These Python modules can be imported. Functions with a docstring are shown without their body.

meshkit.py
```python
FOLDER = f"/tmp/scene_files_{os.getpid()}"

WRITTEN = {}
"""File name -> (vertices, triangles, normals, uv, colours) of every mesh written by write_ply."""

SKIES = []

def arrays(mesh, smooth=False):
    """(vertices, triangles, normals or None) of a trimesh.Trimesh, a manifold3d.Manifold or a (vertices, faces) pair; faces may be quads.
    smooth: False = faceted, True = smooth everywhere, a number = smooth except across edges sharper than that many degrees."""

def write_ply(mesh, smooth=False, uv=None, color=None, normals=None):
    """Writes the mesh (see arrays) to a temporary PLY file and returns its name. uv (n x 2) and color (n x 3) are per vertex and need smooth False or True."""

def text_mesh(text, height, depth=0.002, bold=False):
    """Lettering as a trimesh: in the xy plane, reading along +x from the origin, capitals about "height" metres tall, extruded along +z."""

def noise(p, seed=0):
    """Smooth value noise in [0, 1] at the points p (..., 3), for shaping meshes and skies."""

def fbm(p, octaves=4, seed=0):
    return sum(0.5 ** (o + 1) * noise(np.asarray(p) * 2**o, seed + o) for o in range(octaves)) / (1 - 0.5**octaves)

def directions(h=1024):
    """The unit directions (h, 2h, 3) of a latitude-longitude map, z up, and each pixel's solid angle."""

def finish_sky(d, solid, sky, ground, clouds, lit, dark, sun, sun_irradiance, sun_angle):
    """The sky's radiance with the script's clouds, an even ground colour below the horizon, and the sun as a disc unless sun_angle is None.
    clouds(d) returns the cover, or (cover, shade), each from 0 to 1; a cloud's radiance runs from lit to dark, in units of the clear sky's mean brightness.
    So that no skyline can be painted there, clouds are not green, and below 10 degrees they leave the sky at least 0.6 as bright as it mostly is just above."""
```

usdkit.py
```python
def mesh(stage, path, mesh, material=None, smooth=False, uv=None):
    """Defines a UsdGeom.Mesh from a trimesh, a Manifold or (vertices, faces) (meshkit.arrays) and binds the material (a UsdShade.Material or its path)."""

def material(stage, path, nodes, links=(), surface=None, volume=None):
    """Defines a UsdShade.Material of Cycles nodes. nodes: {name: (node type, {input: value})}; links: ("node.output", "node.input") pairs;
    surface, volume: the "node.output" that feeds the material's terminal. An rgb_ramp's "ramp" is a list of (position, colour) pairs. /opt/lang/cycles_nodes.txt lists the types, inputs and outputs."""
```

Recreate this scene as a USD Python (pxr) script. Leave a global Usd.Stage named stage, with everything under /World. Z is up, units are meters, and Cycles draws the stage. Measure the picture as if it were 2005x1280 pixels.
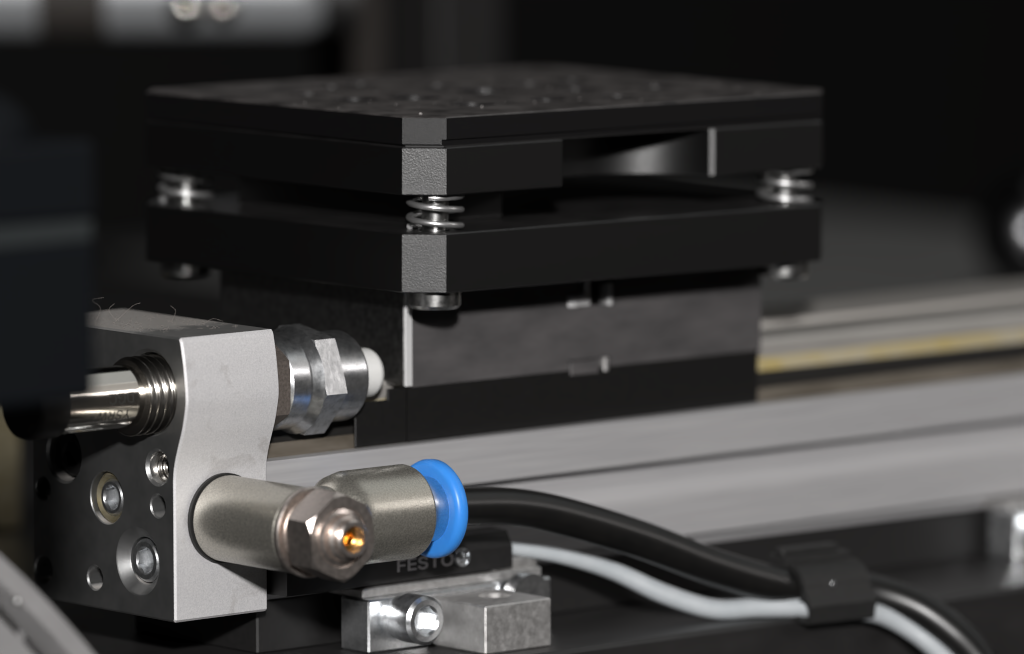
import math, random
import numpy as np, trimesh, usdkit, meshkit
import manifold3d as m3
from manifold3d import Manifold, CrossSection
from shapely.geometry import Polygon, Point, box as sbox
from shapely.ops import unary_union
from pxr import Usd, UsdGeom, UsdLux, UsdShade, Gf, Sdf

random.seed(7)
RNG = np.random.default_rng(7)
MM = 0.001                                   # every length below is in millimetres
stage = Usd.Stage.CreateInMemory()
UsdGeom.SetStageUpAxis(stage, UsdGeom.Tokens.z)
UsdGeom.SetStageMetersPerUnit(stage, 1.0)
UsdGeom.Xform.Define(stage, '/World')
UsdGeom.Scope.Define(stage, '/World/Looks')

# ------------------------------------------------------------------ camera
PHI, PITCH, ROLL = 0.71407, 0.115616, -0.001775
c_right = np.array([math.cos(PHI), -math.sin(PHI), 0])
c_fwd = np.array([math.sin(PHI) * math.cos(PITCH), math.cos(PHI) * math.cos(PITCH), -math.sin(PITCH)])
c_up = np.cross(c_right, c_fwd)
R2 = math.cos(ROLL) * c_right + math.sin(ROLL) * c_up
U2 = -math.sin(ROLL) * c_right + math.cos(ROLL) * c_up
CAM = np.array([-490.8, -580.45, 84.99])
cam = UsdGeom.Camera.Define(stage, '/World/camera')
mx = Gf.Matrix4d(1)
for i, v in enumerate((R2, U2, -c_fwd, CAM * MM)):
    mx.SetRow(i, Gf.Vec4d(*map(float, v), 1.0 if i == 3 else 0.0))
cam.AddTransformOp().Set(mx)
cam.CreateHorizontalApertureAttr(22.3)
cam.CreateVerticalApertureAttr(22.3 * 654 / 1024)
cam.CreateFocalLengthAttr(22.3 * 14531.3 / 2005)
cam.CreateFStopAttr(9.5)
cam.CreateFocusDistanceAttr(0.760)
cam.CreateClippingRangeAttr(Gf.Vec2f(0.05, 20))
cam.CreateExposureAttr(0.0)

# ------------------------------------------------------------------ lamps
def aim(prim, pos, target):
    pos, target = np.array(pos, float), np.array(target, float)
    z = pos - target; z /= np.linalg.norm(z)
    x = np.cross([0, 0, 1.0], z); x /= np.linalg.norm(x)
    y = np.cross(z, x)
    m = Gf.Matrix4d(1)
    for i, v in enumerate((x, y, z, pos * MM)):
        m.SetRow(i, Gf.Vec4d(*map(float, v), 1.0 if i == 3 else 0.0))
    prim.AddTransformOp().Set(m)

key_dir = np.array([-0.625, -0.785, 0.33]); key_dir /= np.linalg.norm(key_dir)
key = UsdLux.DiskLight.Define(stage, '/World/key_lamp')
aim(key, np.array([0, 5, -12]) + key_dir * 1000, (0, 5, -12))
key.CreateRadiusAttr(0.028); key.CreateIntensityAttr(1560); key.CreateColorAttr(Gf.Vec3f(1.0, 0.98, 0.967))
top = UsdLux.RectLight.Define(stage, '/World/ceiling_lamp')
aim(top, (640, -60, 760), (0, 20, 0))
top.CreateWidthAttr(0.8); top.CreateHeightAttr(0.6); top.CreateIntensityAttr(0.5); top.CreateColorAttr(Gf.Vec3f(0.97, 1.0, 1.0))
side = UsdLux.RectLight.Define(stage, '/World/window_lamp')
aim(side, (-900, -250, 120), (0, 0, -10))
side.CreateWidthAttr(0.35); side.CreateHeightAttr(0.5); side.CreateIntensityAttr(0.02); side.CreateColorAttr(Gf.Vec3f(0.9, 0.97, 1.0))

right = UsdLux.RectLight.Define(stage, '/World/right_softbox')
aim(right, np.array([0, 5, -12]) + np.array([0.66, -0.71, 0.36]) / math.hypot(0.66, 0.71, 0.36) * 900, (0, 5, -12))
right.CreateWidthAttr(0.14); right.CreateHeightAttr(0.10); right.CreateIntensityAttr(9.0); right.CreateColorAttr(Gf.Vec3f(1.0, 0.95, 0.93))

wall = UsdLux.RectLight.Define(stage, '/World/lit_wall_lamp')
aim(wall, (470, -500, -30), (0, 5, -12))
wall.CreateWidthAttr(0.34); wall.CreateHeightAttr(1.0); wall.CreateIntensityAttr(0.04); wall.CreateColorAttr(Gf.Vec3f(1.0, 0.93, 0.88))
high = UsdLux.RectLight.Define(stage, '/World/high_window_lamp')
aim(high, (480, -520, 480), (0, 5, -12))
high.CreateWidthAttr(0.5); high.CreateHeightAttr(0.32); high.CreateIntensityAttr(0.5); high.CreateColorAttr(Gf.Vec3f(1.0, 0.97, 0.93))

# ------------------------------------------------------------------ materials
LOOKS = {}
def mat(name, base, base2=None, metallic=0.0, rough=0.5, rough_var=0.0, bump=None, noise=1500, stretch=(1, 1, 1),
        ior=1.5, dust=None, dust_scale=9000, dust_cut=0.66, dust_up=None, subsurface=0.0, coat=0.0, spec=0.5):
    n, l = {}, []
    n['g'] = ('geometry', {})
    n['m'] = ('mapping', {'scale': stretch}); l.append(('g.position', 'm.vector'))
    n['p'] = ('principled_bsdf', {'metallic': metallic, 'roughness': rough, 'ior': ior, 'base_color': base, 'specular_ior_level': spec})
    p = n['p'][1]
    if subsurface: p.update(subsurface_weight=subsurface, subsurface_scale=0.001, subsurface_radius=(1, 1, 1))
    if coat: p.update(coat_weight=coat, coat_roughness=0.12)
    n['n'] = ('noise_texture', {'scale': noise, 'detail': 5.0, 'roughness': 0.6}); l.append(('m.vector', 'n.vector'))
    col = None
    if base2 is not None:
        n['r'] = ('rgb_ramp', {'ramp': [(0.32, base), (0.68, base2)]}); l.append(('n.fac', 'r.fac')); col = 'r.color'
    if rough_var:
        n['rr'] = ('map_range', {'from_min': 0.3, 'from_max': 0.7, 'to_min': rough - rough_var, 'to_max': rough + rough_var}); l += [('n.fac', 'rr.value'), ('rr.result', 'p.roughness')]
    if dust is not None:
        n['dn'] = ('noise_texture', {'scale': dust_scale, 'detail': 3.0, 'roughness': 0.7}); l.append(('g.position', 'dn.vector'))
        n['dl'] = ('noise_texture', {'scale': 220, 'detail': 3.0, 'roughness': 0.6}); l.append(('g.position', 'dl.vector'))
        n['dr'] = ('map_range', {'from_min': dust_cut, 'from_max': dust_cut + 0.08, 'clamp': True}); l.append(('dn.fac', 'dr.value'))
        n['dp'] = ('map_range', {'from_min': 0.35, 'from_max': 0.6, 'to_min': 0.25, 'to_max': 1.0, 'clamp': True}); l.append(('dl.fac', 'dp.value'))
        n['dm'] = ('math', {'math_type': 'multiply'}); l += [('dr.result', 'dm.value1'), ('dp.result', 'dm.value2')]
        fac = 'dm.value'
        if dust_up is not None:                # settles on what faces up: a film plus the grains
            n['sx'] = ('separate_xyz', {}); l.append(('g.true_normal', 'sx.vector'))
            n['up'] = ('map_range', {'from_min': 0.55, 'from_max': 0.9, 'to_min': 0.0, 'to_max': 1.0, 'clamp': True}); l.append(('sx.z', 'up.value'))
            n['fm'] = ('math', {'math_type': 'multiply_add', 'value2': dust_up}); l += [('dp.result', 'fm.value1'), ('dm.value', 'fm.value3')]
            n['ux'] = ('math', {'math_type': 'multiply', 'use_clamp': True}); l += [('fm.value', 'ux.value1'), ('up.result', 'ux.value2')]
            n['gx'] = ('math', {'math_type': 'multiply', 'value2': 0.25}); l.append(('dm.value', 'gx.value1'))
            n['mx'] = ('math', {'math_type': 'maximum'}); l += [('ux.value', 'mx.value1'), ('gx.value', 'mx.value2')]
            fac = 'mx.value'
        n['dc'] = ('mix_color', {'b': dust, 'a': base}); l.append((fac, 'dc.fac'))
        if col: l.append((col, 'dc.a'))
        col = 'dc.result'
        if metallic > 0:
            n['me'] = ('math', {'math_type': 'multiply_add', 'value2': -metallic, 'value3': metallic}); l += [(fac, 'me.value1'), ('me.value', 'p.metallic')]
    if col: l.append((col, 'p.base_color'))
    if bump:
        n['bn'] = ('noise_texture', {'scale': bump[0], 'detail': 3.0, 'roughness': 0.6}); l.append(('m.vector', 'bn.vector'))
        n['b'] = ('bump', {'strength': bump[1], 'distance': bump[2] * MM}); l += [('bn.fac', 'b.height'), ('b.normal', 'p.normal')]
    LOOKS[name] = usdkit.material(stage, '/World/Looks/' + name, n, l, surface='p.BSDF')
    return LOOKS[name]

mat('black_anodised', (0.0016, 0.0016, 0.0018), (0.0024, 0.0023, 0.0023), rough=0.34, ior=1.9, noise=3000, bump=(7000, 0.85, 0.025), dust=(0.14, 0.13, 0.13), dust_up=0.14, dust_cut=0.74)
mat('black_plastic_cover', (0.0035, 0.0035, 0.004), (0.0055, 0.005, 0.0052), rough=0.36, ior=1.5, stretch=(1, 1, 6), bump=(3500, 0.5, 0.02), dust=(0.20, 0.185, 0.18), dust_up=0.75, dust_cut=0.70)
mat('matt_black', (0.008, 0.008, 0.008), (0.013, 0.012, 0.012), rough=0.55, bump=(3000, 0.3, 0.03), dust=(0.12, 0.11, 0.11), dust_up=0.1)
mat('bore_black', (0.012, 0.012, 0.014), rough=0.36, ior=1.9, bump=(4000, 0.15, 0.01))
mat('dusty_dark_grey', (0.052, 0.050, 0.051), (0.086, 0.081, 0.082), rough=0.5, noise=300, stretch=(0.5, 1, 1.2), bump=(3000, 0.35, 0.03), dust=(0.2, 0.19, 0.19), dust_cut=0.64)
mat('carriage_skirt', (0.003, 0.0028, 0.0027), (0.005, 0.0047, 0.0045), rough=0.5, bump=(3000, 0.3, 0.03), dust=(0.12, 0.11, 0.10), dust_cut=0.68)
mat('polished_steel', (0.42, 0.42, 0.42), (0.5, 0.5, 0.5), metallic=1, rough=0.3, rough_var=0.04, bump=(2500, 0.08, 0.01))
mat('bright_steel', (0.62, 0.62, 0.61), metallic=1, rough=0.28, rough_var=0.04, bump=(3000, 0.1, 0.01))
mat('spring_steel', (0.70, 0.70, 0.70), metallic=0.9, rough=0.36)
mat('zinc', (0.66, 0.68, 0.70), (0.74, 0.75, 0.76), metallic=0.97, rough=0.29, rough_var=0.05, bump=(3500, 0.25, 0.02), noise=900)
mat('zinc_hex', (0.52, 0.53, 0.54), (0.66, 0.67, 0.68), metallic=0.95, rough=0.36, rough_var=0.08, stretch=(1, 1, 0.35), bump=(2600, 0.8, 0.04), noise=1800)
mat('zinc_rough', (0.50, 0.49, 0.48), (0.66, 0.65, 0.64), metallic=0.8, rough=0.45, rough_var=0.1, bump=(1500, 0.6, 0.06), noise=1200, dust=(0.5, 0.48, 0.46), dust_cut=0.68)
mat('brown_nut', (0.10, 0.085, 0.075), (0.20, 0.17, 0.15), metallic=0.5, rough=0.5, bump=(5000, 0.6, 0.04), noise=3500)
mat('nickel_matt', (0.48, 0.46, 0.405), (0.64, 0.615, 0.55), metallic=0.85, rough=0.31, rough_var=0.07, bump=(6500, 0.55, 0.025), noise=5000, dust=(0.6, 0.58, 0.53), dust_cut=0.69)
mat('nickel_warm', (0.66, 0.59, 0.545), (0.75, 0.68, 0.635), metallic=0.95, rough=0.32, rough_var=0.05, bump=(4000, 0.25, 0.02), noise=1500)
mat('brass', (0.72, 0.42, 0.12), (0.80, 0.50, 0.16), metallic=1, rough=0.24, bump=(4000, 0.3, 0.02))
mat('brass_dull', (0.26, 0.22, 0.12), (0.40, 0.36, 0.26), metallic=0.7, rough=0.4, noise=900)
mat('chrome', (0.66, 0.63, 0.58), metallic=1, rough=0.13, bump=(1500, 0.05, 0.01), stretch=(0.3, 1, 1))
mat('bright_edge', (0.72, 0.72, 0.72), metallic=0.3, rough=0.4, bump=(6000, 0.4, 0.02))
mat('mirror_steel', (0.16, 0.16, 0.165), metallic=1, rough=0.26)
mat('thread_chrome', (0.58, 0.55, 0.51), metallic=1, rough=0.22, bump=(5000, 0.3, 0.015))
mat('ink', (0.02, 0.02, 0.018), rough=0.6)
mat('white_plastic', (0.80, 0.80, 0.78), rough=0.4, subsurface=0.2)
mat('blue_plastic', (0.04, 0.27, 0.86), (0.05, 0.30, 0.90), rough=0.38, subsurface=0.1, noise=300)
mat('black_tube', (0.006, 0.006, 0.006), (0.009, 0.0085, 0.008), rough=0.34, ior=1.55, noise=500, dust=(0.2, 0.19, 0.18), dust_cut=0.71, dust_scale=4500)
mat('black_rubber', (0.012, 0.012, 0.012), (0.018, 0.0175, 0.017), rough=0.55, bump=(2500, 0.3, 0.03), dust=(0.15, 0.14, 0.14), dust_cut=0.69)
mat('white_cable', (0.40, 0.43, 0.45), (0.46, 0.485, 0.505), rough=0.45, noise=400, dust=(0.3, 0.28, 0.26), dust_cut=0.7)
mat('print_grey', (0.42, 0.40, 0.40), rough=0.6)
mat('rail_aluminium', (0.42, 0.415, 0.425), (0.49, 0.485, 0.49), metallic=0.35, rough=0.5, rough_var=0.04, stretch=(0.03, 1, 1), noise=2200, bump=(2600, 0.12, 0.01), spec=0.4)
mat('guide_steel', (0.42, 0.40, 0.375), (0.54, 0.52, 0.49), metallic=0.5, rough=0.42, stretch=(0.06, 1, 1), noise=800)
mat('greasy_guide', (0.56, 0.43, 0.13), (0.54, 0.53, 0.50), metallic=0.3, rough=0.45, stretch=(0.45, 1, 1), noise=150)
mat('grimy_brown', (0.075, 0.062, 0.046), (0.15, 0.13, 0.105), metallic=0.2, rough=0.5, stretch=(0.2, 1, 1), noise=500)
mat('slot_black', (0.012, 0.011, 0.010), rough=0.6)
mat('bed_black', (0.011, 0.0105, 0.0105), (0.020, 0.019, 0.019), rough=0.45, noise=240, stretch=(0.4, 1, 1), bump=(1800, 0.3, 0.04), dust=(0.2, 0.19, 0.18), dust_cut=0.70, ior=1.6)
mat('shelf_grey', (0.15, 0.15, 0.148), (0.18, 0.18, 0.175), rough=0.6, noise=60)
mat('housing_black', (0.003, 0.004, 0.0055), rough=0.6, spec=0.15)
mat('housing_seam', (0.018, 0.0215, 0.0225), rough=0.5)
mat('guard_grey', (0.10, 0.097, 0.097), (0.13, 0.126, 0.126), rough=0.5, noise=200)
mat('barrel_grey', (0.26, 0.27, 0.28), metallic=0.3, rough=0.45)
mat('post_brown', (0.026, 0.022, 0.019), rough=0.7)
mat('curtain_black', (0.004, 0.004, 0.004), rough=0.9)
mat('lint', (0.20, 0.18, 0.165), rough=0.8)
mat('grain', (0.34, 0.32, 0.31), rough=0.6)

def block_material():                          # blasted on the side that looks along -y, milled elsewhere, dusty on top
    n = {'g': ('geometry', {}), 's': ('separate_xyz', {}),
         'f0': ('math', {'math_type': 'less_than', 'value2': -0.5}), 'ps': ('separate_xyz', {}), 'f1': ('math', {'math_type': 'less_than', 'value2': 0.0072}), 'f': ('math', {'math_type': 'multiply'}),
         'n1': ('noise_texture', {'scale': 6000, 'detail': 4.0, 'roughness': 0.7}),
         'n2': ('noise_texture', {'scale': 350, 'detail': 4.0, 'roughness': 0.6}),
         'dn': ('noise_texture', {'scale': 7000, 'detail': 3.0, 'roughness': 0.7}),
         'cb0': ('rgb_ramp', {'ramp': [(0.3, (0.54, 0.535, 0.545)), (0.7, (0.72, 0.71, 0.715))]}), 'st': ('noise_texture', {'scale': 160, 'detail': 5.0, 'roughness': 0.65, 'distortion': 0.8}), 'sr': ('rgb_ramp', {'ramp': [(0.30, (0.80, 0.785, 0.77)), (0.44, (1, 1, 1))]}), 'sm': ('mapping', {'scale': (1, 1, 0.05)}), 'sn': ('noise_texture', {'scale': 5200, 'detail': 2.0}), 'sc': ('rgb_ramp', {'ramp': [(0.66, (1, 1, 1)), (0.74, (0.72, 0.72, 0.72))]}), 'cs': ('mix_color', {'blend_type': 'multiply', 'fac': 1.0}), 'cb': ('mix_color', {'blend_type': 'multiply', 'fac': 0.5}),
         'ca': ('rgb_ramp', {'ramp': [(0.3, (0.40, 0.41, 0.41)), (0.7, (0.55, 0.55, 0.55))]}),
         'c': ('mix_color', {}), 'r': ('mix_float', {'a': 0.36, 'b': 0.52}), 'm': ('mix_float', {'a': 0.95, 'b': 0.30}),
         'up': ('map_range', {'from_min': 0.6, 'from_max': 0.9, 'to_min': 0.0, 'to_max': 1.0, 'clamp': True}), 'dy': ('math', {'math_type': 'multiply_add', 'value2': 0.006}), 'dk': ('map_range', {'from_min': 0.0145, 'from_max': 0.0175, 'to_min': 0.22, 'to_max': 0.85, 'clamp': True}), 'u2': ('math', {'math_type': 'multiply'}),
         'gr': ('map_range', {'from_min': 0.68, 'from_max': 0.74, 'to_min': 0.0, 'to_max': 0.5, 'clamp': True}),
         'd': ('math', {'math_type': 'maximum'}),
         'c2': ('mix_color', {'b': (0.5, 0.47, 0.44)}), 'm2': ('mix_float', {'b': 0.0}),
         'b': ('bump', {'strength': 0.4, 'distance': 0.00002}), 'p': ('principled_bsdf', {})}
    l = [('g.true_normal', 's.vector'), ('s.y', 'f0.value1'), ('g.position', 'ps.vector'), ('ps.y', 'f1.value1'), ('f0.value', 'f.value1'), ('f1.value', 'f.value2'), ('g.position', 'n1.vector'), ('g.position', 'n2.vector'), ('g.position', 'dn.vector'),
         ('n1.fac', 'cb0.fac'), ('g.position', 'st.vector'), ('st.fac', 'sr.fac'), ('g.position', 'sm.vector'), ('sm.vector', 'sn.vector'), ('sn.fac', 'sc.fac'), ('cb0.color', 'cs.a'), ('sr.color', 'cs.b'), ('cs.result', 'cb.a'), ('sc.color', 'cb.b'), ('n2.fac', 'ca.fac'), ('f.value', 'c.fac'), ('ca.color', 'c.a'), ('cb.result', 'c.b'), ('f.value', 'r.fac'), ('f.value', 'm.fac'),
         ('s.z', 'up.value'), ('n2.fac', 'dy.value1'), ('ps.y', 'dy.value3'), ('dy.value', 'dk.value'), ('up.result', 'u2.value1'), ('dk.result', 'u2.value2'), ('dn.fac', 'gr.value'), ('u2.value', 'd.value1'), ('gr.result', 'd.value2'), ('d.value', 'c2.fac'), ('c.result', 'c2.a'),
         ('d.value', 'm2.fac'), ('m.result', 'm2.a'), ('c2.result', 'p.base_color'), ('m2.result', 'p.metallic'), ('r.result', 'p.roughness'),
         ('n1.fac', 'b.height'), ('b.normal', 'p.normal')]
    LOOKS['block_aluminium'] = usdkit.material(stage, '/World/Looks/block_aluminium', n, l, surface='p.BSDF')
block_material()

# ------------------------------------------------------------------ scene-writing helpers
USED = {}
def numbered(path):
    k = USED.get(path, 0); USED[path] = k + 1
    return path if k == 0 else f'{path}_{k:03d}'
BASE = {}
def data(prim, label=None, cat=None, group=None, kind=None):
    for k, v in (('label', label), ('category', cat), ('group', group), ('kind', kind)):
        if v: prim.SetCustomDataByKey(k, v)
    return prim
def thing(name, label, cat, base, group=None):
    path = numbered('/World/' + name)
    x = UsdGeom.Xform.Define(stage, path); x.AddTranslateOp().Set(Gf.Vec3d(*[float(b) * MM for b in base]))
    BASE[path] = np.array(base, float)
    return data(x.GetPrim(), label, cat, group)
def root_base(path):
    return BASE.get('/'.join(path.split('/')[:3]), np.zeros(3))
def obj(name, mesh, look, parent=None, smooth=30, label=None, **kw):
    path = numbered((str(parent.GetPath()) if parent else '/World') + '/' + name)
    v, f, _ = meshkit.arrays(mesh, False)
    t = trimesh.Trimesh((np.array(v) - root_base(path)) * MM, f, process=False)
    t.merge_vertices(merge_tex=True, merge_norm=True, digits_vertex=9)
    p = usdkit.mesh(stage, path, t, LOOKS[look], smooth=smooth).GetPrim()
    return data(p, label, **kw)

# ------------------------------------------------------------------ shapes (millimetres)
def man(t):
    v, f, _ = meshkit.arrays(t, False)
    t = trimesh.Trimesh(v, f, process=True); t.merge_vertices()
    return Manifold(m3.Mesh(np.array(t.vertices, np.float32), np.array(t.faces, np.uint32)))
def bx(x0, x1, y0, y1, z0, z1, b=0.15):
    if b <= 0:
        return Manifold.cube((x1 - x0, y1 - y0, z1 - z0)).translate((x0, y0, z0))
    pts = []
    for sx in (0, 1):
        for sy in (0, 1):
            for sz in (0, 1):
                p = [(x0, x1)[sx], (y0, y1)[sy], (z0, z1)[sz]]; s = [(1, -1)[sx], (1, -1)[sy], (1, -1)[sz]]
                for k in range(3):
                    q = list(p)
                    for j in range(3):
                        if j != k: q[j] += s[j] * b
                    pts.append(q)
    return Manifold.hull_points(np.array(pts, np.float32))
def axis_matrix(d):
    d = np.array(d, float) / np.linalg.norm(d)
    a = np.array([0, 0, 1.0]) if abs(d[2]) < 0.9 else np.array([0, 1.0, 0])
    x = np.cross(a, d); x /= np.linalg.norm(x)
    return np.stack([x, np.cross(d, x), d], 1)
def place(m, o, d, roll=0.0):
    """m built along +z at the origin, moved so that z becomes d and the origin o."""
    if isinstance(m, Manifold): m = trimesh.Trimesh(*meshkit.arrays(m, False)[:2], process=False)
    A = axis_matrix(d); c, s = math.cos(roll), math.sin(roll)
    A = A @ np.array([[c, -s, 0], [s, c, 0], [0, 0, 1]])
    return trimesh.Trimesh(np.array(m.vertices) @ A.T + np.array(o, float), np.array(m.faces), process=False)
def lathe(prof, seg=72):
    """prof: (r, t) points from the axis at one end round to the axis at the other."""
    cs = CrossSection([np.array([(max(r, 0), t) for r, t in prof], np.float32)], m3.FillRule.NonZero)
    return cs.revolve(seg)
def cyl(o, d, r, h, seg=64, b=0.0):
    prof = [(0, 0), (r - b, 0), (r, b), (r, h - b), (r - b, h), (0, h)] if b else [(0, 0), (r, 0), (r, h), (0, h)]
    return man(place(lathe(prof, seg), o, d))
def hexa(af, h, cham=0.35):
    r = af / math.sqrt(3)
    hx = CrossSection([np.array([(r * math.cos(k * math.pi / 3), r * math.sin(k * math.pi / 3)) for k in range(6)], np.float32)]).extrude(h)
    e = cham
    cone = lathe([(0, 0), (r * 0.90, 0), (r * 1.02, e), (r * 1.02, h - e), (r * 0.90, h), (0, h)], 96)
    return hx ^ cone
def along_x(poly, x0, x1):
    """Shapely polygon in (y, z) swept along x."""
    t = trimesh.creation.extrude_polygon(poly, x1 - x0, engine='earcut')
    v = np.array(t.vertices)
    return man(trimesh.Trimesh(np.stack([v[:, 2] + x0, v[:, 0], v[:, 1]], 1), t.faces))
def along_z(poly, z0, z1):
    t = trimesh.creation.extrude_polygon(poly, z1 - z0, engine='earcut'); t.apply_translation((0, 0, z0))
    return man(t)
def catmull(pts, n=14):
    p = np.array(pts, float); p = np.vstack([2 * p[0] - p[1], p, 2 * p[-1] - p[-2]])
    out = []
    for i in range(1, len(p) - 2):
        for t in np.linspace(0, 1, n, endpoint=False):
            a, b, c, d = p[i - 1:i + 3]
            out.append(0.5 * (2 * b + (c - a) * t + (2 * a - 5 * b + 4 * c - d) * t * t + (3 * b - a - 3 * c + d) * t ** 3))
    return np.array(out + [p[-2]])
def sweep(path, r, sides=20, cap=True):
    p = np.array(path, float); n = len(p)
    t = np.gradient(p, axis=0); t /= np.linalg.norm(t, axis=1, keepdims=True)
    u = np.cross(t[0], [0.1, 0.2, 1.0]); u /= np.linalg.norm(u)
    ang = np.arange(sides) * 2 * math.pi / sides; rr = np.broadcast_to(r, (n,)); V = []
    for i in range(n):
        u = u - t[i] * (u @ t[i]); u /= np.linalg.norm(u); w = np.cross(t[i], u)
        V.append(p[i] + rr[i] * (np.cos(ang)[:, None] * u + np.sin(ang)[:, None] * w))
    F = []
    for i in range(n - 1):
        for j in range(sides):
            a, b, c, d = i * sides + j, i * sides + (j + 1) % sides, (i + 1) * sides + (j + 1) % sides, (i + 1) * sides + j
            F += [(a, b, c), (a, c, d)]
    V = np.vstack(V)
    if cap:
        k = len(V); V = np.vstack([V, p[0], p[-1]])
        for j in range(sides):
            F.append((k, (j + 1) % sides, j)); F.append((k + 1, (n - 1) * sides + j, (n - 1) * sides + (j + 1) % sides))
    return trimesh.Trimesh(V, np.array(F), process=False)
def thread(r, depth, pitch, length, seg=72):
    """A threaded rod along +z as one skin with a helical vee, closed at both ends."""
    nz = int(length / pitch * 12) + 1
    zz = np.linspace(0, length, nz); th = np.arange(seg) * 2 * math.pi / seg
    Z, T = np.meshgrid(zz, th, indexing='ij')
    ph = (Z / pitch - T / (2 * math.pi)) % 1.0
    rr = r - depth * np.clip(np.abs(ph - 0.5) * 2.6 - 0.15, 0, 1)
    V = np.stack([rr * np.cos(T), rr * np.sin(T), Z], -1).reshape(-1, 3)
    F = []
    for i in range(nz - 1):
        for j in range(seg):
            a, b, c, d = i * seg + j, i * seg + (j + 1) % seg, (i + 1) * seg + (j + 1) % seg, (i + 1) * seg + j
            F += [(a, b, c), (a, c, d)]
    k = len(V); V = np.vstack([V, [0, 0, 0], [0, 0, length]])
    for j in range(seg):
        F.append((k, (j + 1) % seg, j)); F.append((k + 1, (nz - 1) * seg + j, (nz - 1) * seg + (j + 1) % seg))
    return trimesh.Trimesh(V, np.array(F), process=False)
def cap_screw(r, h, af, sock, b=0.25):
    """Socket head along +z, its mouth at z = h."""
    return lathe([(0, 0), (r, 0), (r, h - b), (r - b, h), (0, h)], 72) - CrossSection([np.array([(af / math.sqrt(3) * math.cos(k * math.pi / 3), af / math.sqrt(3) * math.sin(k * math.pi / 3)) for k in range(6)], np.float32)]).extrude(sock + 1).translate((0, 0, h - sock)) \
        - lathe([(0, 0), (af * 0.50, 0), (af * 0.63, 0.3), (0, 0.3)], 48).translate((0, 0, h - 0.25))

# ================================================================== the setting
ZB = -37.05
bed = unary_union([sbox(-420, -9.5, 345, 210)])
obj('machine_bed', bx(-420, 345, -9.5, 150, ZB - 40, ZB, 0.45), 'bed_black', kind='structure')
obj('rear_shelf', bx(212, 345, 150.5, 335, ZB - 40, ZB + 0.4, 0.5), 'shelf_grey', kind='structure')
obj('rear_bed', bx(-420, 211, 150.5, 420, ZB - 40, ZB - 0.5, 0.5), 'bed_black', kind='structure')
obj('back_wall', bx(-1500, 1800, 1000, 1010, -300, 900, 0), 'curtain_black', kind='structure')

# ================================================================== linear rail
t = thing('linear_rail', 'long grey aluminium guide rail running behind the fitting under the carriage', 'rail', (-15, 7.6, -31.4))
prof = [(7.6, -16.85), (7.7, -16.75), (9.6, -16.75), (9.6, -18.6), (11.9, -18.6), (11.9, -20), (30.5, -20), (30.5, -30.2), (29.5, -31.4), (9.3, -31.4), (8.9, -30.25), (7.75, -30.05),
        (7.75, -26.0), (8.0, -24.8), (8.6, -23.8), (9.4, -23.0), (9.9, -22.4), (9.8, -21.75), (7.6, -21.55)]
obj('rail_body', along_x(Polygon(prof), -15.2, 175), 'rail_aluminium', t)
obj('grimy_lip', along_x(Polygon([(9.62, -18.58), (9.62, -16.7), (10.5, -15.4), (10.9, -15.4), (10.9, -18.58)]), -15.1, 174.8), 'grimy_brown', t)
obj('guide_track', along_x(Polygon([(12.0, -19.9), (12.0, -14.0), (12.25, -13.75), (13.2, -13.4), (13.2, -19.9)]), -15.1, 174.8), 'slot_black', t)
obj('guide_strip', along_x(Polygon([(12.02, -13.72), (12.02, -12.2), (13.1, -12.2), (13.1, -13.38)]), -15.1, 174.8), 'greasy_guide', t)
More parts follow.
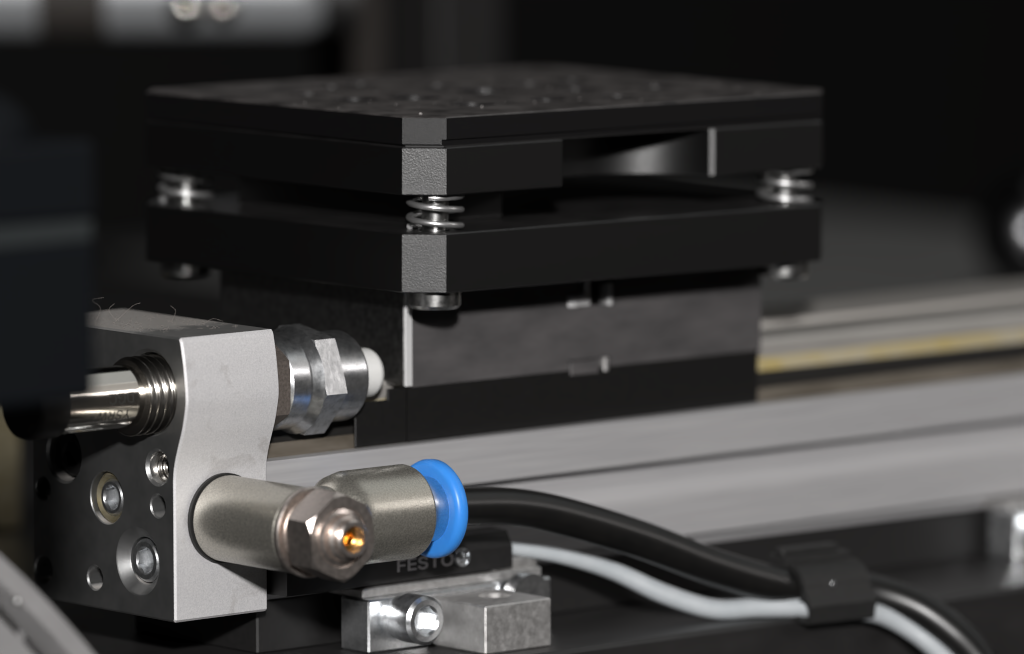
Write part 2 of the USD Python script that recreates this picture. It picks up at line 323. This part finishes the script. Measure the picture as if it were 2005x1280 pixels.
obj('guide_block', along_x(Polygon([(12.0, -12.18), (12.0, -10.7), (12.4, -10.3), (18.5, -9.95), (18.8, -10.7), (20.2, -10.7), (20.5, -9.6), (29.6, -9.2), (30.2, -9.6), (30.2, -19.9), (13.25, -19.9), (13.25, -12.18)]), -15.1, 174.8), 'guide_steel', t)

# ================================================================== carriage
t = thing('slide_carriage', 'dusty dark grey carriage block riding on the rail below the two black plates', 'carriage', (5.9, 9.1, -16.4))
u = Polygon([(9.1, -10.9), (9.1, -0.72), (40.1, -0.72), (40.1, -10.9), (32, -10.9), (32, -8.4), (11.6, -8.4), (11.6, -10.9)])
body = along_x(u, 6.15, 56.0) - bx(31.3, 34.6, 8, 11, -4.2, 0.5, 0) - bx(29.6, 31.2, 8, 9.6, -3.6, 0.5, 0) - bx(28.0, 34.2, 8, 9.5, -11.5, -9.85, 0)
obj('carriage_body', body, 'dusty_dark_grey', t)
sk = unary_union([sbox(9.13, -16.6, 9.52, -10.92), sbox(32.1, -16.4, 40.0, -10.92)])
obj('skirt', unary_union([sk]) and trimesh.util.concatenate([trimesh.Trimesh(*meshkit.arrays(along_x(g, 5.6, 55.6), False)[:2]) for g in sk.geoms]), 'carriage_skirt', t)
obj('wiper_block', bx(-1.4, 5.58, 9.18, 9.5, -16.6, -11.95, 0.1) + bx(3.0, 5.58, 9.18, 9.5, -13, -10.82, 0.1), 'carriage_skirt', t)
obj('stop_plate', bx(5.1, 6.1, 9.0, 39.8, -10.75, -0.8, 0.12), 'polished_steel', t, label='thin polished steel plate on the left end of the carriage')
obj('edge_strip', bx(5.12, 6.08, 8.78, 8.99, -10.73, -0.82, 0.06), 'bright_edge', t)
clip = man(place(lathe([(0, 0), (1.1, 0), (1.25, 0.2), (1.25, 1.15), (1.0, 1.3), (0, 1.3)], 40), (28.9, 9.9, -4.15), (0, 0, 1)))
obj('lock_clip', clip + bx(28.9, 31.0, 8.85, 10.2, -4.1, -2.9, 0.1) + bx(30.3, 31.0, 8.9, 10.2, -3.0, -0.9, 0.1), 'bright_edge', t)
obj('clip_pin', bx(33.6, 34.15, 8.8, 10.4, -4.3, -1.9, 0.1), 'bright_edge', t)
obj('nut_tab', bx(28.3, 32.3, 8.95, 9.6, -11.5, -10.0, 0.1), 'dusty_dark_grey', t)
obj('nut_tab_pin', bx(33.1, 33.7, 8.95, 9.6, -11.4, -9.9, 0.1), 'zinc_rough', t)

# ================================================================== levelling stage (slightly tilted)
AX, AY = -0.00193, 0.00832
RX = np.array([[1, 0, 0], [0, math.cos(AX), -math.sin(AX)], [0, math.sin(AX), math.cos(AX)]])
RY = np.array([[math.cos(AY), 0, math.sin(AY)], [0, 1, 0], [-math.sin(AY), 0, math.cos(AY)]])
TILT = RX @ RY
def tl(m):
    v, f, _ = meshkit.arrays(m, False)
    return trimesh.Trimesh(np.array(v) @ TILT.T, f, process=False)
W, L, CH = 59.58, 49.24, 3.24
def plate_poly(ins=0.0, c=CH):
    return Polygon([(c, ins), (W - c, ins), (W - ins, c), (W - ins, L - c), (W - c, L - ins), (c, L - ins), (ins, L - c), (ins, c)])
def plate(z0, z1, ins=0.0, b=0.12):
    hullpts = []
    for z, e in ((z0, b), (z0 + b, 0), (z1 - b, 0), (z1, b)):
        for x, y in plate_poly(ins).buffer(-e, join_style=2).exterior.coords[:-1]: hullpts.append((x, y, z))
    return Manifold.hull_points(np.array(hullpts, np.float32))
t = thing('levelling_stage', 'black square levelling stage of stacked plates on springs atop the carriage', 'stage', (W / 2, L / 2, 0))
SC = [(5.0, 3.85), (5.0, 45.4), (54.6, 3.85), (54.6, 45.4)]
low = plate(0, 6.19)
for x, y in SC: low = low - cyl((x, y, -1), (0, 0, 1), 1.65, 9)
obj('lower_plate', tl(low), 'black_anodised', t, smooth=15)
up = plate(10.13, 15.12) - cyl((W / 2, -1.2, 9), (0, 0, 1), 10.7, 8, 160) - bx(W / 2 - 9.9, W / 2 + 9.9, -3, 0.6, 9, 17, 0) - along_z(Polygon([(W / 2 + 9.0, -0.1), (W / 2 + 11.1, -0.1), (W / 2 + 9.9, 1.15), (W / 2 + 9.0, 1.3)]), 9, 17)
obj('upper_plate', tl(up), 'black_anodised', t, smooth=15)
cov = plate(15.32, 18.29, 0.0, 0.14)
HOLES = [(20.0, 38.8, 1.6), (11.0, 24.1, 2.0), (17.4, 21.8, 2.2), (16.4, 11.2, 1.9), (39.9, 29.0, 1.8), (38.7, 20.1, 1.6), (25.3, 40.3, 1.6), (26.5, 10.9, 1.6), (36.0, 10.2, 1.6), (29.8, 24.6, 2.6), (47.5, 17.0, 1.6), (47.0, 30.0, 1.6), (30.5, 33.5, 1.6), (12.0, 33.0, 1.6)]
HOLES = [(x, y, r * 1.25) for x, y, r in HOLES]
for x, y, r in HOLES:
    cov = cov - lathe([(0, 0), (r, 0), (r, 1.6), (r + 0.35, 2.0), (0, 2.0)], 40).translate((x, y, 16.6))
cov = cov - bx(-1, W + 1, -1, 0.35, 15, 15.95, 0)
obj('cover_plate', tl(cov), 'black_plastic_cover', t, smooth=15)
obj('spacer_sheet', tl(along_z(plate_poly(0.45), 15.13, 15.31)), 'matt_black', t)
obj('pivot_block', tl(bx(7.8, 19.2, 9.5, 40, 6.2, 10.12, 0.2)), 'matt_black', t)
for k, (x, y, r) in enumerate(HOLES[:10]):
    obj('plate_screw', tl(cap_screw(r * 0.72, 0.9, r * 0.62, 0.5, 0.12).translate((x, y, 16.61))), ('matt_black', 'spring_steel')[k % 3 == 0], t)
for k, (x, y) in enumerate(SC[:3]):
    s = obj('adjusting_screw', tl(cyl((x, y, -0.1), (0, 0, 1), 1.4, 10.4, 48)), 'bright_steel', t)
    obj('screw_head', tl(lathe([(0, -1.95), (2.35, -1.95), (2.72, -1.55), (2.72, -0.06), (0, -0.06)], 64).translate((x, y, 0))), 'bright_steel', s)
    th = np.linspace(0, 1, 150)
    turns = 2.75; a0 = [2.2, 2.9, 1.2][k]
    zz = 6.50 + 3.3 * np.clip((th * turns - 0.35) / (turns - 0.75), 0, 1)
    a = a0 - th * turns * 2 * math.pi
    obj('spring', tl(sweep(np.stack([x + 2.72 * np.cos(a), y + 2.72 * np.sin(a), zz], 1), 0.32, 12)), 'spring_steel', t, smooth=60)

# ================================================================== end block
XL, XR, YF = -27.5, -15.35, 6.55
t = thing('end_block', 'drilled aluminium end block with a bulging bright front on the rail end', 'bracket', ((XL + XR) / 2, 18, -32))
from scipy.interpolate import PchipInterpolator
fz = PchipInterpolator([-17.6, -16.6, -15.6, -13.9, -12.4, -11.0, -9.1, -6.2, -2.75], [YF, YF - 0.08, 6.25, 5.68, 5.12, 4.74, 4.42, 4.68, 5.36])
zs = np.linspace(-17.6, -2.75, 46)
bl = 0.25
prof = [(YF + bl, -32.05), (30.4 - bl, -32.05), (30.4, -32.05 + bl), (30.4, -2.75 - bl), (30.4 - bl, -2.75)] + [(float(fz(z)) + (0.18 if k == 0 else 0.0), float(z)) for k, z in enumerate(zs[::-1])] + [(YF, -32.05 + bl)]
def bevelled_along_x(P, x0, x1, b):
    """A closed profile in (y, z) swept along x with both ends broken by a small chamfer."""
    P = np.array(P, float); nx_, pv = np.roll(P, -1, 0), np.roll(P, 1, 0)
    def nrm(d): d = d / np.linalg.norm(d, axis=1, keepdims=True); return np.stack([-d[:, 1], d[:, 0]], 1)
    n1, n2 = nrm(P - pv), nrm(nx_ - P); n = n1 + n2; n /= (1 + (n1 * n2).sum(1))[:, None]
    area = 0.5 * np.sum(P[:, 0] * nx_[:, 1] - nx_[:, 0] * P[:, 1])
    Q = P + n * b * (1 if area > 0 else -1); m = len(P); V, F = [], []
    for x, R in ((x0, Q), (x0 + b, P), (x1 - b, P), (x1, Q)): V += [(x, y, z) for y, z in R]
    for k in range(3):
        for i in range(m):
            a_, b_ = k * m + i, k * m + (i + 1) % m
            F += [(a_, b_, b_ + m), (a_, b_ + m, a_ + m)]
    tv, tf = trimesh.creation.triangulate_polygon(Polygon(Q), engine='earcut')
    near = [int(np.argmin(((Q - v) ** 2).sum(1))) for v in tv]
    for f in tf:
        q = [near[i] for i in f]; F += [tuple(q), tuple(3 * m + i for i in q[::-1])]
    t_ = trimesh.Trimesh(np.array(V), np.array(F), process=False); t_.fix_normals()
    return man(t_)
blk = bevelled_along_x(prof, XL, XR, 0.2)
# rounded vertical corner on the right front side of the boss, and a light break of the left edge
HX = [(24.95, -16.6, 2.75, 2.2, 0.25), (28.58, -20.5, 1.2, 5, 0.1), (9.34, -16.35, 1.65, 6, 0.3), (9.3, -20.3, 1.15, 6, 0.15), (19.86, -28.88, 1.2, 6, 0.15), (28.6, -29.0, 1.4, 3, 0.15),
      (17.78, -20.32, 2.7, 1.2, 0.1)]
for y, z, r, d, c in HX:
    blk = blk - man(place(lathe([(0, -1), (r + c, -1), (r + c, 0), (r, c), (r, d), (0, d + r * 0.4)], 64), (XL, y, z), (1, 0, 0)))
blk = blk - man(place(lathe([(0, -1), (3.6, -1), (3.6, 0), (3.45, 0.1), (2.55, 0.9), (2.45, 1.0), (2.45, 3.5), (0, 3.5)], 72), (XL, 12.67, -26.38), (1, 0, 0)))
blk = blk - cyl((XL - 1, 10.51, -8.75), (1, 0, 0), 4.12, 20, 96) - man(place(lathe([(0, 0), (4.5, 0), (4.1, 0.4), (0, 0.4)], 96), (XL - 0.001, 10.51, -8.75), (1, 0, 0)))
ve, fa = meshkit.arrays(blk, False)[:2]
obj('block_body', trimesh.Trimesh(ve, fa), 'block_aluminium', t, smooth=25)
obj('threaded_hole', man(place(thread(1.64, 0.0, 0.8, 4.5), (XL + 1.0, 9.34, -16.35), (1, 0, 0))) - man(place(thread(1.5, 0.28, 0.7, 6), (XL + 0.2, 9.34, -16.35), (1, 0, 0))), 'thread_chrome', t)
def recess_screw(y, z, x, r, af, look, ring=None):
    s = obj('socket_screw', place(cap_screw(r, 1.6, af, 1.1, 0.3), (x + 1.6, y, z), (-1, 0, 0), roll=0.4), look, t)
    if ring:
        obj('washer', place(lathe([(ring[0], 0), (ring[1], 0), (ring[1], 0.5), (ring[1] - 0.3, 0.8), (ring[0], 0.5)], 64), (x + 0.75, y, z), (-1, 0, 0)), ring[2], s)
recess_screw(17.5, -20.32, XL + 0.35, 1.95, 2.2, 'zinc', (1.97, 2.66, 'brass_dull'))
recess_screw(12.67, -26.38, XL + 0.9, 2.25, 2.4, 'zinc', None)
obj('socket_screw', place(cap_screw(2.3, 1.2, 2.3, 0.9, 0.3), (XL + 2.1, 24.95, -16.6), (-1, 0, 0)), 'matt_black', t, label='dark screw deep in its counterbore')

# ================================================================== shock absorber
YA, ZA = 10.51, -8.95
t = thing('shock_absorber', 'chromed threaded shock absorber through the end block with a white bumper tip', 'shock absorber', (-20, YA, ZA))
obj('threaded_body', place(thread(4.05, 0.5, 1.0, 22.0, 96), (-30.6, YA, ZA), (1, 0, 0)), 'thread_chrome', t, smooth=40)
obj('barrel', place(lathe([(0, 0), (3.05, 0), (3.2, 0.15), (3.2, 9.6), (3.3, 9.7), (0, 9.7)], 96), (-40.2, YA, ZA + 0.1), (1, 0, 0)), 'chrome', t)
obj('end_cap', place(lathe([(0, 0), (2.5, 0), (3.2, 0.5), (3.45, 1.2), (3.45, 4.2), (0, 4.2)], 64), (-44.4, YA, ZA + 0.1), (1, 0, 0)), 'black_rubber', t)
obj('lock_nut', place(hexa(9.6, 2.4, 0.2), (XR + 0.05, YA, ZA - 0.05), (1, 0, 0), roll=math.radians(30)), 'brown_nut', t, label='thin brownish lock nut against the end block')
obj('collar', place(lathe([(0, 0), (4.75, 0), (5.0, 0.3), (5.0, 2.5), (5.05, 2.8), (5.6, 3.9), (0, 3.9)], 96), (-12.85, YA, ZA - 0.05), (1, 0, 0)), 'zinc', t)
obj('hex_nut', place(hexa(10.2, 2.9, 0.12), (-8.95, YA, ZA - 0.1), (1, 0, 0), roll=math.radians(10)), 'zinc_hex', t, smooth=20)
obj('end_sleeve', place(lathe([(0, 0), (4.72, 0), (4.72, 3.5), (4.5, 3.85), (0, 3.85)], 96), (-6.03, YA, ZA - 0.1), (1, 0, 0)), 'zinc', t)
dome = [(0, 0), (2.6, 0), (2.6, 3.15)] + [(2.6 * math.cos(a), 3.15 + 1.55 * math.sin(a)) for a in np.linspace(0.1, math.pi / 2 - 0.1, 12)] + [(0, 4.71)]
obj('bumper_tip', place(lathe(dome, 72), (-2.18, YA, ZA - 0.1), (1, 0, 0)), 'white_plastic', t)
def on_barrel(text, h, x_right, ang, r, bold=False):
    """Lettering wrapped on the barrel, reading upside down as the barrel is mounted."""
    m = meshkit.text_mesh(text, h, 0.012, bold); m = m.subdivide()
    v = np.array(m.vertices); a = ang + v[:, 1] / r
    rr = r + v[:, 2]
    return trimesh.Trimesh(np.stack([x_right - v[:, 0], YA - rr * np.cos(a), ZA + 0.1 + rr * np.sin(a) * -1], 1) if False else np.stack([x_right - v[:, 0], YA - rr * np.cos(a), ZA + 0.1 - rr * np.sin(a)], 1), m.faces)
obj('lettering', on_barrel('YSRW-', 1.1, -32.2, math.radians(17), 3.205), 'ink', t, smooth=False)
obj('lettering', on_barrel('DGC', 1.1, -31.9, math.radians(-15), 3.205), 'ink', t, smooth=False)

# ================================================================== flow fitting
XFI, ZF, YE = -21.4, -21.75, -2.1
t = thing('push_in_fitting', 'matt nickel elbow fitting with hex nut and blue ring in the end block', 'fitting', (XFI, YF, ZF))
Ydir = (0, -1, 0)
obj('seal_ring', place(lathe([(0, 0), (4.45, 0), (4.6, 0.2), (4.6, 0.6), (0, 0.6)], 96), (XFI, YF - 0.02, ZF), Ydir), 'black_rubber', t)
obj('fitting_body', place(lathe([(0, 0), (4.1, 0), (4.42, 0.3), (4.42, 12.9), (4.1, 13.35), (0, 13.35)], 96), (XFI, YF - 0.64, ZF), Ydir), 'nickel_matt', t)
el = [(0, 0), (2.0, 0), (3.6, 0.7), (4.5, 1.8), (4.9, 3.4), (4.9, 11.1), (4.75, 11.45), (4.1, 11.5), (4.05, 11.2), (3.2, 11.2), (0, 11.2)]
obj('elbow', place(lathe(el, 96), (XFI + 6.0, YE, ZF - 0.1), (1, 0, 0)), 'nickel_matt', t)
obj('elbow_neck', cyl((XFI + 2, YE, ZF - 0.1), (1, 0, 0), 3.6, 5.0, 64), 'nickel_matt', t)
XE = XFI + 17.5
obj('collet', place(lathe([(0, 0), (3.9, 0), (3.9, 0.8), (3.5, 1.2), (3.4, 3.2), (0, 3.2)], 64), (XE - 0.3, YE, ZF - 0.1), (1, 0, 0)), 'bright_steel', t)
ringp = [(2.05, 0.6), (3.6, 0.25), (4.5, 0), (5.0, 0.25), (5.15, 0.75), (5.1, 1.35), (4.8, 1.7), (2.05, 1.7)]
obj('release_ring', place(lathe(ringp, 96), (XE + 2.5, YE, ZF - 0.15), (1, 0, 0)), 'blue_plastic', t, smooth=50)
YN = YF - 14.0
obj('nut_flange', place(lathe([(0, 0), (4.5, 0), (4.62, 0.15), (4.62, 0.55), (4.5, 0.7), (0, 0.7)], 96), (XFI, YN + 0.0, ZF), Ydir), 'nickel_warm', t)
obj('nut_groove', place(lathe([(0, 0), (3.7, 0), (3.7, 0.9), (0, 0.9)], 64), (XFI, YN - 0.7, ZF), Ydir), 'nickel_warm', t)
nut = hexa(8.1, 3.9, 0.5) - lathe([(0, 0), (3.1, 0), (3.1, 1.2), (0, 1.2)], 72).translate((0, 0, 3.65))
obj('hex_nut', place(nut, (XFI, YN - 1.5, ZF), Ydir, roll=math.radians(36)), 'nickel_warm', t, smooth=20)
obj('needle_cone', place(lathe([(1.3, 0), (3.05, 0), (2.9, 0.35), (2.45, 0.5), (2.35, 1.3), (2.0, 1.5), (1.95, 2.1), (1.75, 2.3), (1.35, 2.3), (1.3, 2.2)], 96), (XFI, YN - 4.9, ZF), Ydir), 'nickel_warm', t)
bs = lathe([(0, 0), (1.29, 0), (1.29, 1.15), (1.1, 1.3), (0, 1.3)], 48) - hexa(1.3, 2.0, 0.01).translate((0, 0, 0.3))
obj('brass_screw', place(bs, (XFI, YN - 4.9, ZF), Ydir), 'brass', t)

# ================================================================== tube, cable, clip
tube_path = [(-2.6, -2.1, -21.9), (0.4, -2.1, -21.95), (3.6, -2.1, -22.1), (10.1, -2.2, -22.7), (16.7, -2.8, -24.2), (26.2, -4.2, -27.4), (35.5, -6.0, -31.2), (43.7, -7.5, -33.8), (50.0, -8.2, -34.6), (54.3, -9.6, -35.2), (58.3, -13.0, -37.0), (60.8, -16.6, -39.9), (62.0, -19.6, -43.0), (62.4, -21.5, -46.5), (62.2, -22.5, -51)]
tb = obj('air_tube', sweep(catmull(tube_path), 2.0, 24), 'black_tube', smooth=60, label='glossy black air tube leaving the blue ring and passing through the clip', cat='tube')
cab = [(13.5, 5.6, -28.1), (15.8, 5.1, -28.35), (21.7, 3.2, -29.6), (27.2, 1.0, -31.5), (31.8, -2.0, -34.1), (36.4, -4.8, -35.85), (40.9, -6.8, -35.95), (45.5, -9.4, -36.1), (49.5, -10.9, -36.5), (54.6, -11.6, -37.6), (57.8, -13.6, -39.7), (59.3, -16.6, -42.3), (60.0, -19, -45.2), (60.2, -20.5, -50)]
obj('sensor_cable', sweep(catmull(cab), np.interp(np.linspace(0, 1, len(catmull(cab))), [0, 0.10, 0.30, 1], [0.75, 0.72, 1.08, 1.08]), 18), 'white_cable', smooth=60, label='pale grey sensor cable drooping below the black air tube into the clip', cat='cable')
t = thing('cable_clip', 'black plastic clip holding the black tube and pale cable on the bed', 'clip', (50, -8.6, ZB))
sec = Point(-8.6, -34.6).buffer(2.75, 24).union(Polygon([(-10.9, -34.0), (-12.2, -36.0), (-11.9, -37.7), (-5.6, -37.0), (-5.6, -34.0)]).buffer(0.25)).union(sbox(-7.6, -36.9, -5.0, -31.3).buffer(0.15))
sec = sec.difference(Point(-8.6, -34.6).buffer(2.02, 24)).difference(Point(-10.9, -36.6).buffer(1.12, 16))
yaw = -0.10
def twist(m):
    v, f, _ = meshkit.arrays(m, False); v = np.array(v); c, s = math.cos(yaw), math.sin(yaw)
    x, y = v[:, 0] - 50, v[:, 1] + 8.6; v[:, 2] += 0.35
    return trimesh.Trimesh(np.stack([48.6 + c * x - s * y, -8.6 + s * x + c * y, v[:, 2]], 1), f)
obj('band', twist(along_x(sec, 45.6, 54.4)), 'black_rubber', t)
obj('snap_ear', twist(bx(46.0, 53.6, -6.9, -5.3, -31.2, -30.4, 0.15)), 'black_rubber', t)
for x, z, r in ((48.2, -34.6, 0.25), (49.4, -33.9, 0.3)):
    obj('rivet', twist(cyl((x, -11.2, z), (0, -1, 0), r, 0.28, 20, 0.08)), 'zinc', t)

# ================================================================== proximity sensor
t = thing('proximity_sensor', 'flat black position sensor with white lettering and a small screw below the fitting', 'sensor', (5, 5.4, -30.5))
sp = Polygon([(4.0, -30.2), (4.0, -28.0), (4.9, -26.5), (7.3, -26.4), (7.3, -30.3)]).buffer(0.12)
obj('sensor_body', along_x(sp, -15.0, 15.6), 'matt_black', t)
sl = 0.0
m = meshkit.text_mesh('FESTO', 1.25, 0.02, True); v = np.array(m.vertices); v[:, 0] *= 7.9 / v[:, 0].max()
obj('lettering', trimesh.Trimesh(np.stack([-0.45 + v[:, 0], 3.875 - v[:, 2], -29.2 + v[:, 1]], 1), m.faces), 'print_grey', t, smooth=False)
s = lathe([(0, 0), (1.0, 0), (0.95, 0.35), (0.6, 0.55), (0, 0.6)], 40) - bx(-0.75, 0.75, -0.14, 0.14, 0.25, 1, 0) - bx(-0.14, 0.14, -0.75, 0.75, 0.25, 1, 0)
obj('sensor_screw', place(s, (8.55, 3.9, -28.5), (0, -1, 0), roll=0.5), 'zinc', t)

# ================================================================== foot clamps
def foot_clamp(label):
    t = thing('foot_clamp', label, 'clamp', (6, 0, ZB), 'zinc foot clamps gripping the bottom of the rail')
    z0 = ZB + 0.02
    cb = bx(-5.7, 19.4, 2.0, 6.6, z0, -31.45, 0.2) - cyl((14.2, -1, -31.2), (0, 1, 0), 2.2, 4, 40)
    obj('clamp_bar', cb, 'zinc', t)
    obj('jaw', bx(-5.4, 19.2, 3.3, 9.0, -31.43, -30.5, 0.15) + bx(13.2, 19.6, 4.4, 9, -31.6, -29.4, 0.2), 'zinc_rough', t)
    fb = bx(2.9, 12.0, -6.5, 1.98, z0, -31.95, 0.18) - lathe([(0, 0), (1.7, 0), (1.7, 6), (2.1, 6.4), (2.1, 7), (0, 7)], 48).translate((8.6, -1.3, -38))
    obj('foot', fb, 'zinc_rough', t, smooth=20)
    obj('rounded_tab', man(place(lathe([(0, 0), (2.6, 0), (2.6, 1.6), (2.3, 1.9), (0, 1.9)], 48), (15.4, 0.6, -33.2), (0, 1, 0))) + bx(12.8, 18.0, 0.6, 2.3, z0, -33.2, 0.1), 'zinc', t)
    s = obj('clamp_screw', place(cap_screw(2.55, 3.0, 2.7, 1.5, 0.35), (-1.2, 1.0, -33.55), (0, -1, 0), roll=0.3), 'zinc', t)
    obj('washer', place(lathe([(0, 0), (2.3, 0), (2.3, 1.0), (0, 1.0)], 48), (-1.2, 2.02, -33.55), (0, -1, 0)), 'zinc', s)
    return t
fc = foot_clamp('zinc foot clamp with a socket screw on its front below the sensor')
path = numbered('/World/foot_clamp')
x = UsdGeom.Xform.Define(stage, path); x.AddTranslateOp().Set(Gf.Vec3d((6 + 95.5) * MM, 1.4 * MM, (ZB + 0.0) * MM))
x.GetPrim().GetReferences().AddInternalReference(fc.GetPath()); x.GetPrim().SetInstanceable(True)
data(x.GetPrim(), 'blurred foot clamp at the right edge of the picture under the rail', 'clamp', 'zinc foot clamps gripping the bottom of the rail')
obj('rail_base', bx(-14.5, 174, 9.4, 30, ZB + 0.03, -31.48, 0.2), 'matt_black', label='black base strip between the rail and the machine bed', cat='base strip')

# ================================================================== foreground
t = thing('black_housing', 'out of focus black box with a pale seam hanging at the left edge', 'housing', (-95, -40, 1))
obj('lower_shell', bx(-112, -82.6, -52.3, -26, 1.0, 15.6, 0.6), 'housing_black', t)
obj('seam_band', bx(-111.9, -82.9, -52.0, -26.3, 15.6, 17.4, 0.1), 'housing_seam', t)
obj('upper_shell', bx(-112, -82.1, -51.8, -26, 17.4, 24.6, 0.6), 'housing_black', t)
dm = [(0, 0), (9, 0)] + [(9 * math.cos(a), 5.5 * math.sin(a)) for a in np.linspace(0.1, 1.5, 10)] + [(0, 5.5)]
obj('top_knob', lathe(dm, 48).translate((-93, -42, 24.6)), 'housing_black', t)
obj('hanger', bx(-200, -112, -46, -34, 8, 20, 0.5), 'housing_black', t)

t = thing('guard_frame', 'blurred grey slanting guard frame crossing the lower left corner', 'guard', (-60, -18, -34))
o = np.array([-64.6, -13.3, -19.4]); e1 = np.array([-57.9, -20.6, -28.9]) - o; e1 /= np.linalg.norm(e1)
e3 = c_fwd - e1 * (c_fwd @ e1); e3 /= np.linalg.norm(e3); e2 = np.cross(e3, e1)
if e2[2] > 0: e2 = -e2
e3 = np.cross(e1, e2)
def slab(poly, d0, d1):
    m = trimesh.creation.extrude_polygon(poly.segmentize(1.0), d1 - d0, engine='earcut'); v = np.array(m.vertices)
    v[:, 1] += 0.006 * (v[:, 0] - 3) ** 2
    return trimesh.Trimesh(o + v[:, :1] * e1 + v[:, 1:2] * e2 + (v[:, 2:] + d0) * e3, m.faces)
obj('top_rail', slab(Polygon([(-14, 0.0), (26, 0.0), (26, 1.5), (-14, 1.5)]).buffer(0.2), -0.6, 0.6), 'guard_grey', t)
obj('bottom_rail', slab(Polygon([(-14, 4.4), (26, 4.4), (26, 9.5), (-14, 9.5)]).buffer(0.2), -0.6, 0.6), 'guard_grey', t)
obj('cross_rib', slab(Polygon([(4.2, 1.4), (5.0, 1.4), (7.6, 4.5), (6.8, 4.5)]), -0.5, 0.5), 'guard_grey', t)
gc = o + 4.2 * e1 + 1.9 * e2 - 0.5 * e3
obj('rivet', trimesh.creation.icosphere(2, 0.45).apply_translation(gc), 'bright_steel', t)

# ================================================================== background
t = thing('background_cylinder', 'blurred silver cylinder barrel lying across the upper left background', 'cylinder', (90, 158, 13))
a0, a1 = np.array([70.0, 175.3, 18.9]), np.array([105.8, 144.2, 18.9]); ad = a1 - a0; ln = np.linalg.norm(ad)
obj('barrel', place(lathe([(0, 0), (5.9, 0), (5.9, ln - 3), (5.5, ln - 1.5), (4.6, ln), (0, ln)], 80), a0, ad), 'barrel_grey', t)
obj('collar', place(lathe([(0, 0), (6.6, 0), (6.6, 3.6), (0, 3.6)], 80), a0 - ad / ln * 0.1, ad), 'bright_edge', t, label='bright ring at the left end')
obj('grip_band', place(lathe([(5.0, 0), (6.05, 0), (6.05, 8.5), (5.0, 8.5)], 80), a0 + ad / ln * 11.5, ad), 'post_brown', t, label='dark band round the barrel')
obj('end_cap', place(lathe([(0, 0), (5.4, 0), (5.4, 4.6), (0, 4.6)], 64), a1 + ad / ln * 0.05, ad), 'matt_black', t)
for k in (30.0, 34.8):
    obj('band_screw', trimesh.creation.icosphere(4, 2.6 if k < 32 else 2.1).apply_translation(a0 + ad / ln * k + np.array([-3.0, -3.6, -1.6])), 'chrome', t)
data(obj('background_post', bx(133, 139, 172, 180, ZB + 0.02, 60, 0.3), 'post_brown'), 'narrow brownish post blurred behind the plate to the left', 'post')
data(obj('background_column', bx(141, 152, 163, 176, ZB + 0.02, 60, 0.3), 'matt_black'), 'wide dark column blurred behind the back corner of the plate', 'column')
data(obj('brass_block', bx(-12, 22, 97.3, 112, ZB + 0.02, -22, 0.6), 'brass_dull'), 'blurred brownish gold block behind the end block at the left edge', 'block')
t = thing('steel_knob', 'bright round knob blurred at the right edge of the picture', 'knob', (224.3, 136.0, ZB))
obj('knob_ball', trimesh.creation.icosphere(5, 8.0).apply_translation((224.3, 136.0, -19.6)), 'mirror_steel', t)
obj('knob_stem', cyl((224.3, 136.0, ZB + 0.02), (0, 0, 1), 2.2, 10.5, 32), 'matt_black', t)

# ================================================================== dust and lint
gr = []
for k in range(45):
    x, y = RNG.uniform(1.5, W - 1.5), abs(RNG.normal(0, 16)) % (L - 3) + 1.5
    if x + y < 4.5 or any((x - a) ** 2 + (y - b) ** 2 < (r + 0.5) ** 2 for a, b, r in HOLES): continue
    s = abs(RNG.normal(0, 0.045)) + 0.03
    m = trimesh.creation.icosphere(0, s); m.vertices = np.array(m.vertices) * RNG.uniform(0.5, 1.5, 3) + (x, y, 18.29 + s * 0.3)
    gr.append(m)
g = trimesh.util.concatenate(gr)
data(obj('dust_grains', tl(g), 'grain'), 'pale dust grains scattered over the top of the black cover plate', 'dust', kind='stuff')
fib = []
for p in ([(-24.8, 20, -2.72), (-24.2, 19.6, -2.1), (-23.2, 18.7, -0.9), (-22.6, 18.2, -0.6)], [(-25.5, 22, -2.7), (-25.2, 21.6, -1.2), (-25.8, 22.2, -0.4), (-25.0, 21.2, -0.1)],
          [(-23.5, 21, -2.72), (-24.2, 21.4, -1.5), (-23.8, 21, -0.8)], [(-19.5, 17, -2.7), (-19.1, 16.8, -1.6), (-19.6, 17, -1.0)], [(-18.0, 13.5, -2.7), (-17.2, 13, -2.2), (-16.2, 12.6, -2.5)]):
    fib.append(sweep(catmull(p, 8), 0.012, 5))
for k in range(120):
    x, y = RNG.uniform(XL + 0.4, XR - 0.4), RNG.uniform(9, 29)
    a, ln_ = RNG.uniform(0, 6.28), RNG.uniform(0.15, 0.6)
    fib.append(sweep(catmull([(x, y, -2.74), (x + ln_ * 0.5 * math.cos(a), y + ln_ * 0.5 * math.sin(a), -2.74 + RNG.uniform(0, 0.25)), (x + ln_ * math.cos(a + .4), y + ln_ * math.sin(a + .4), -2.73)], 3), 0.014, 4))
data(obj('lint', trimesh.util.concatenate(fib), 'lint'), 'fine lint fibres lying on the top of the aluminium end block', 'lint', kind='stuff')
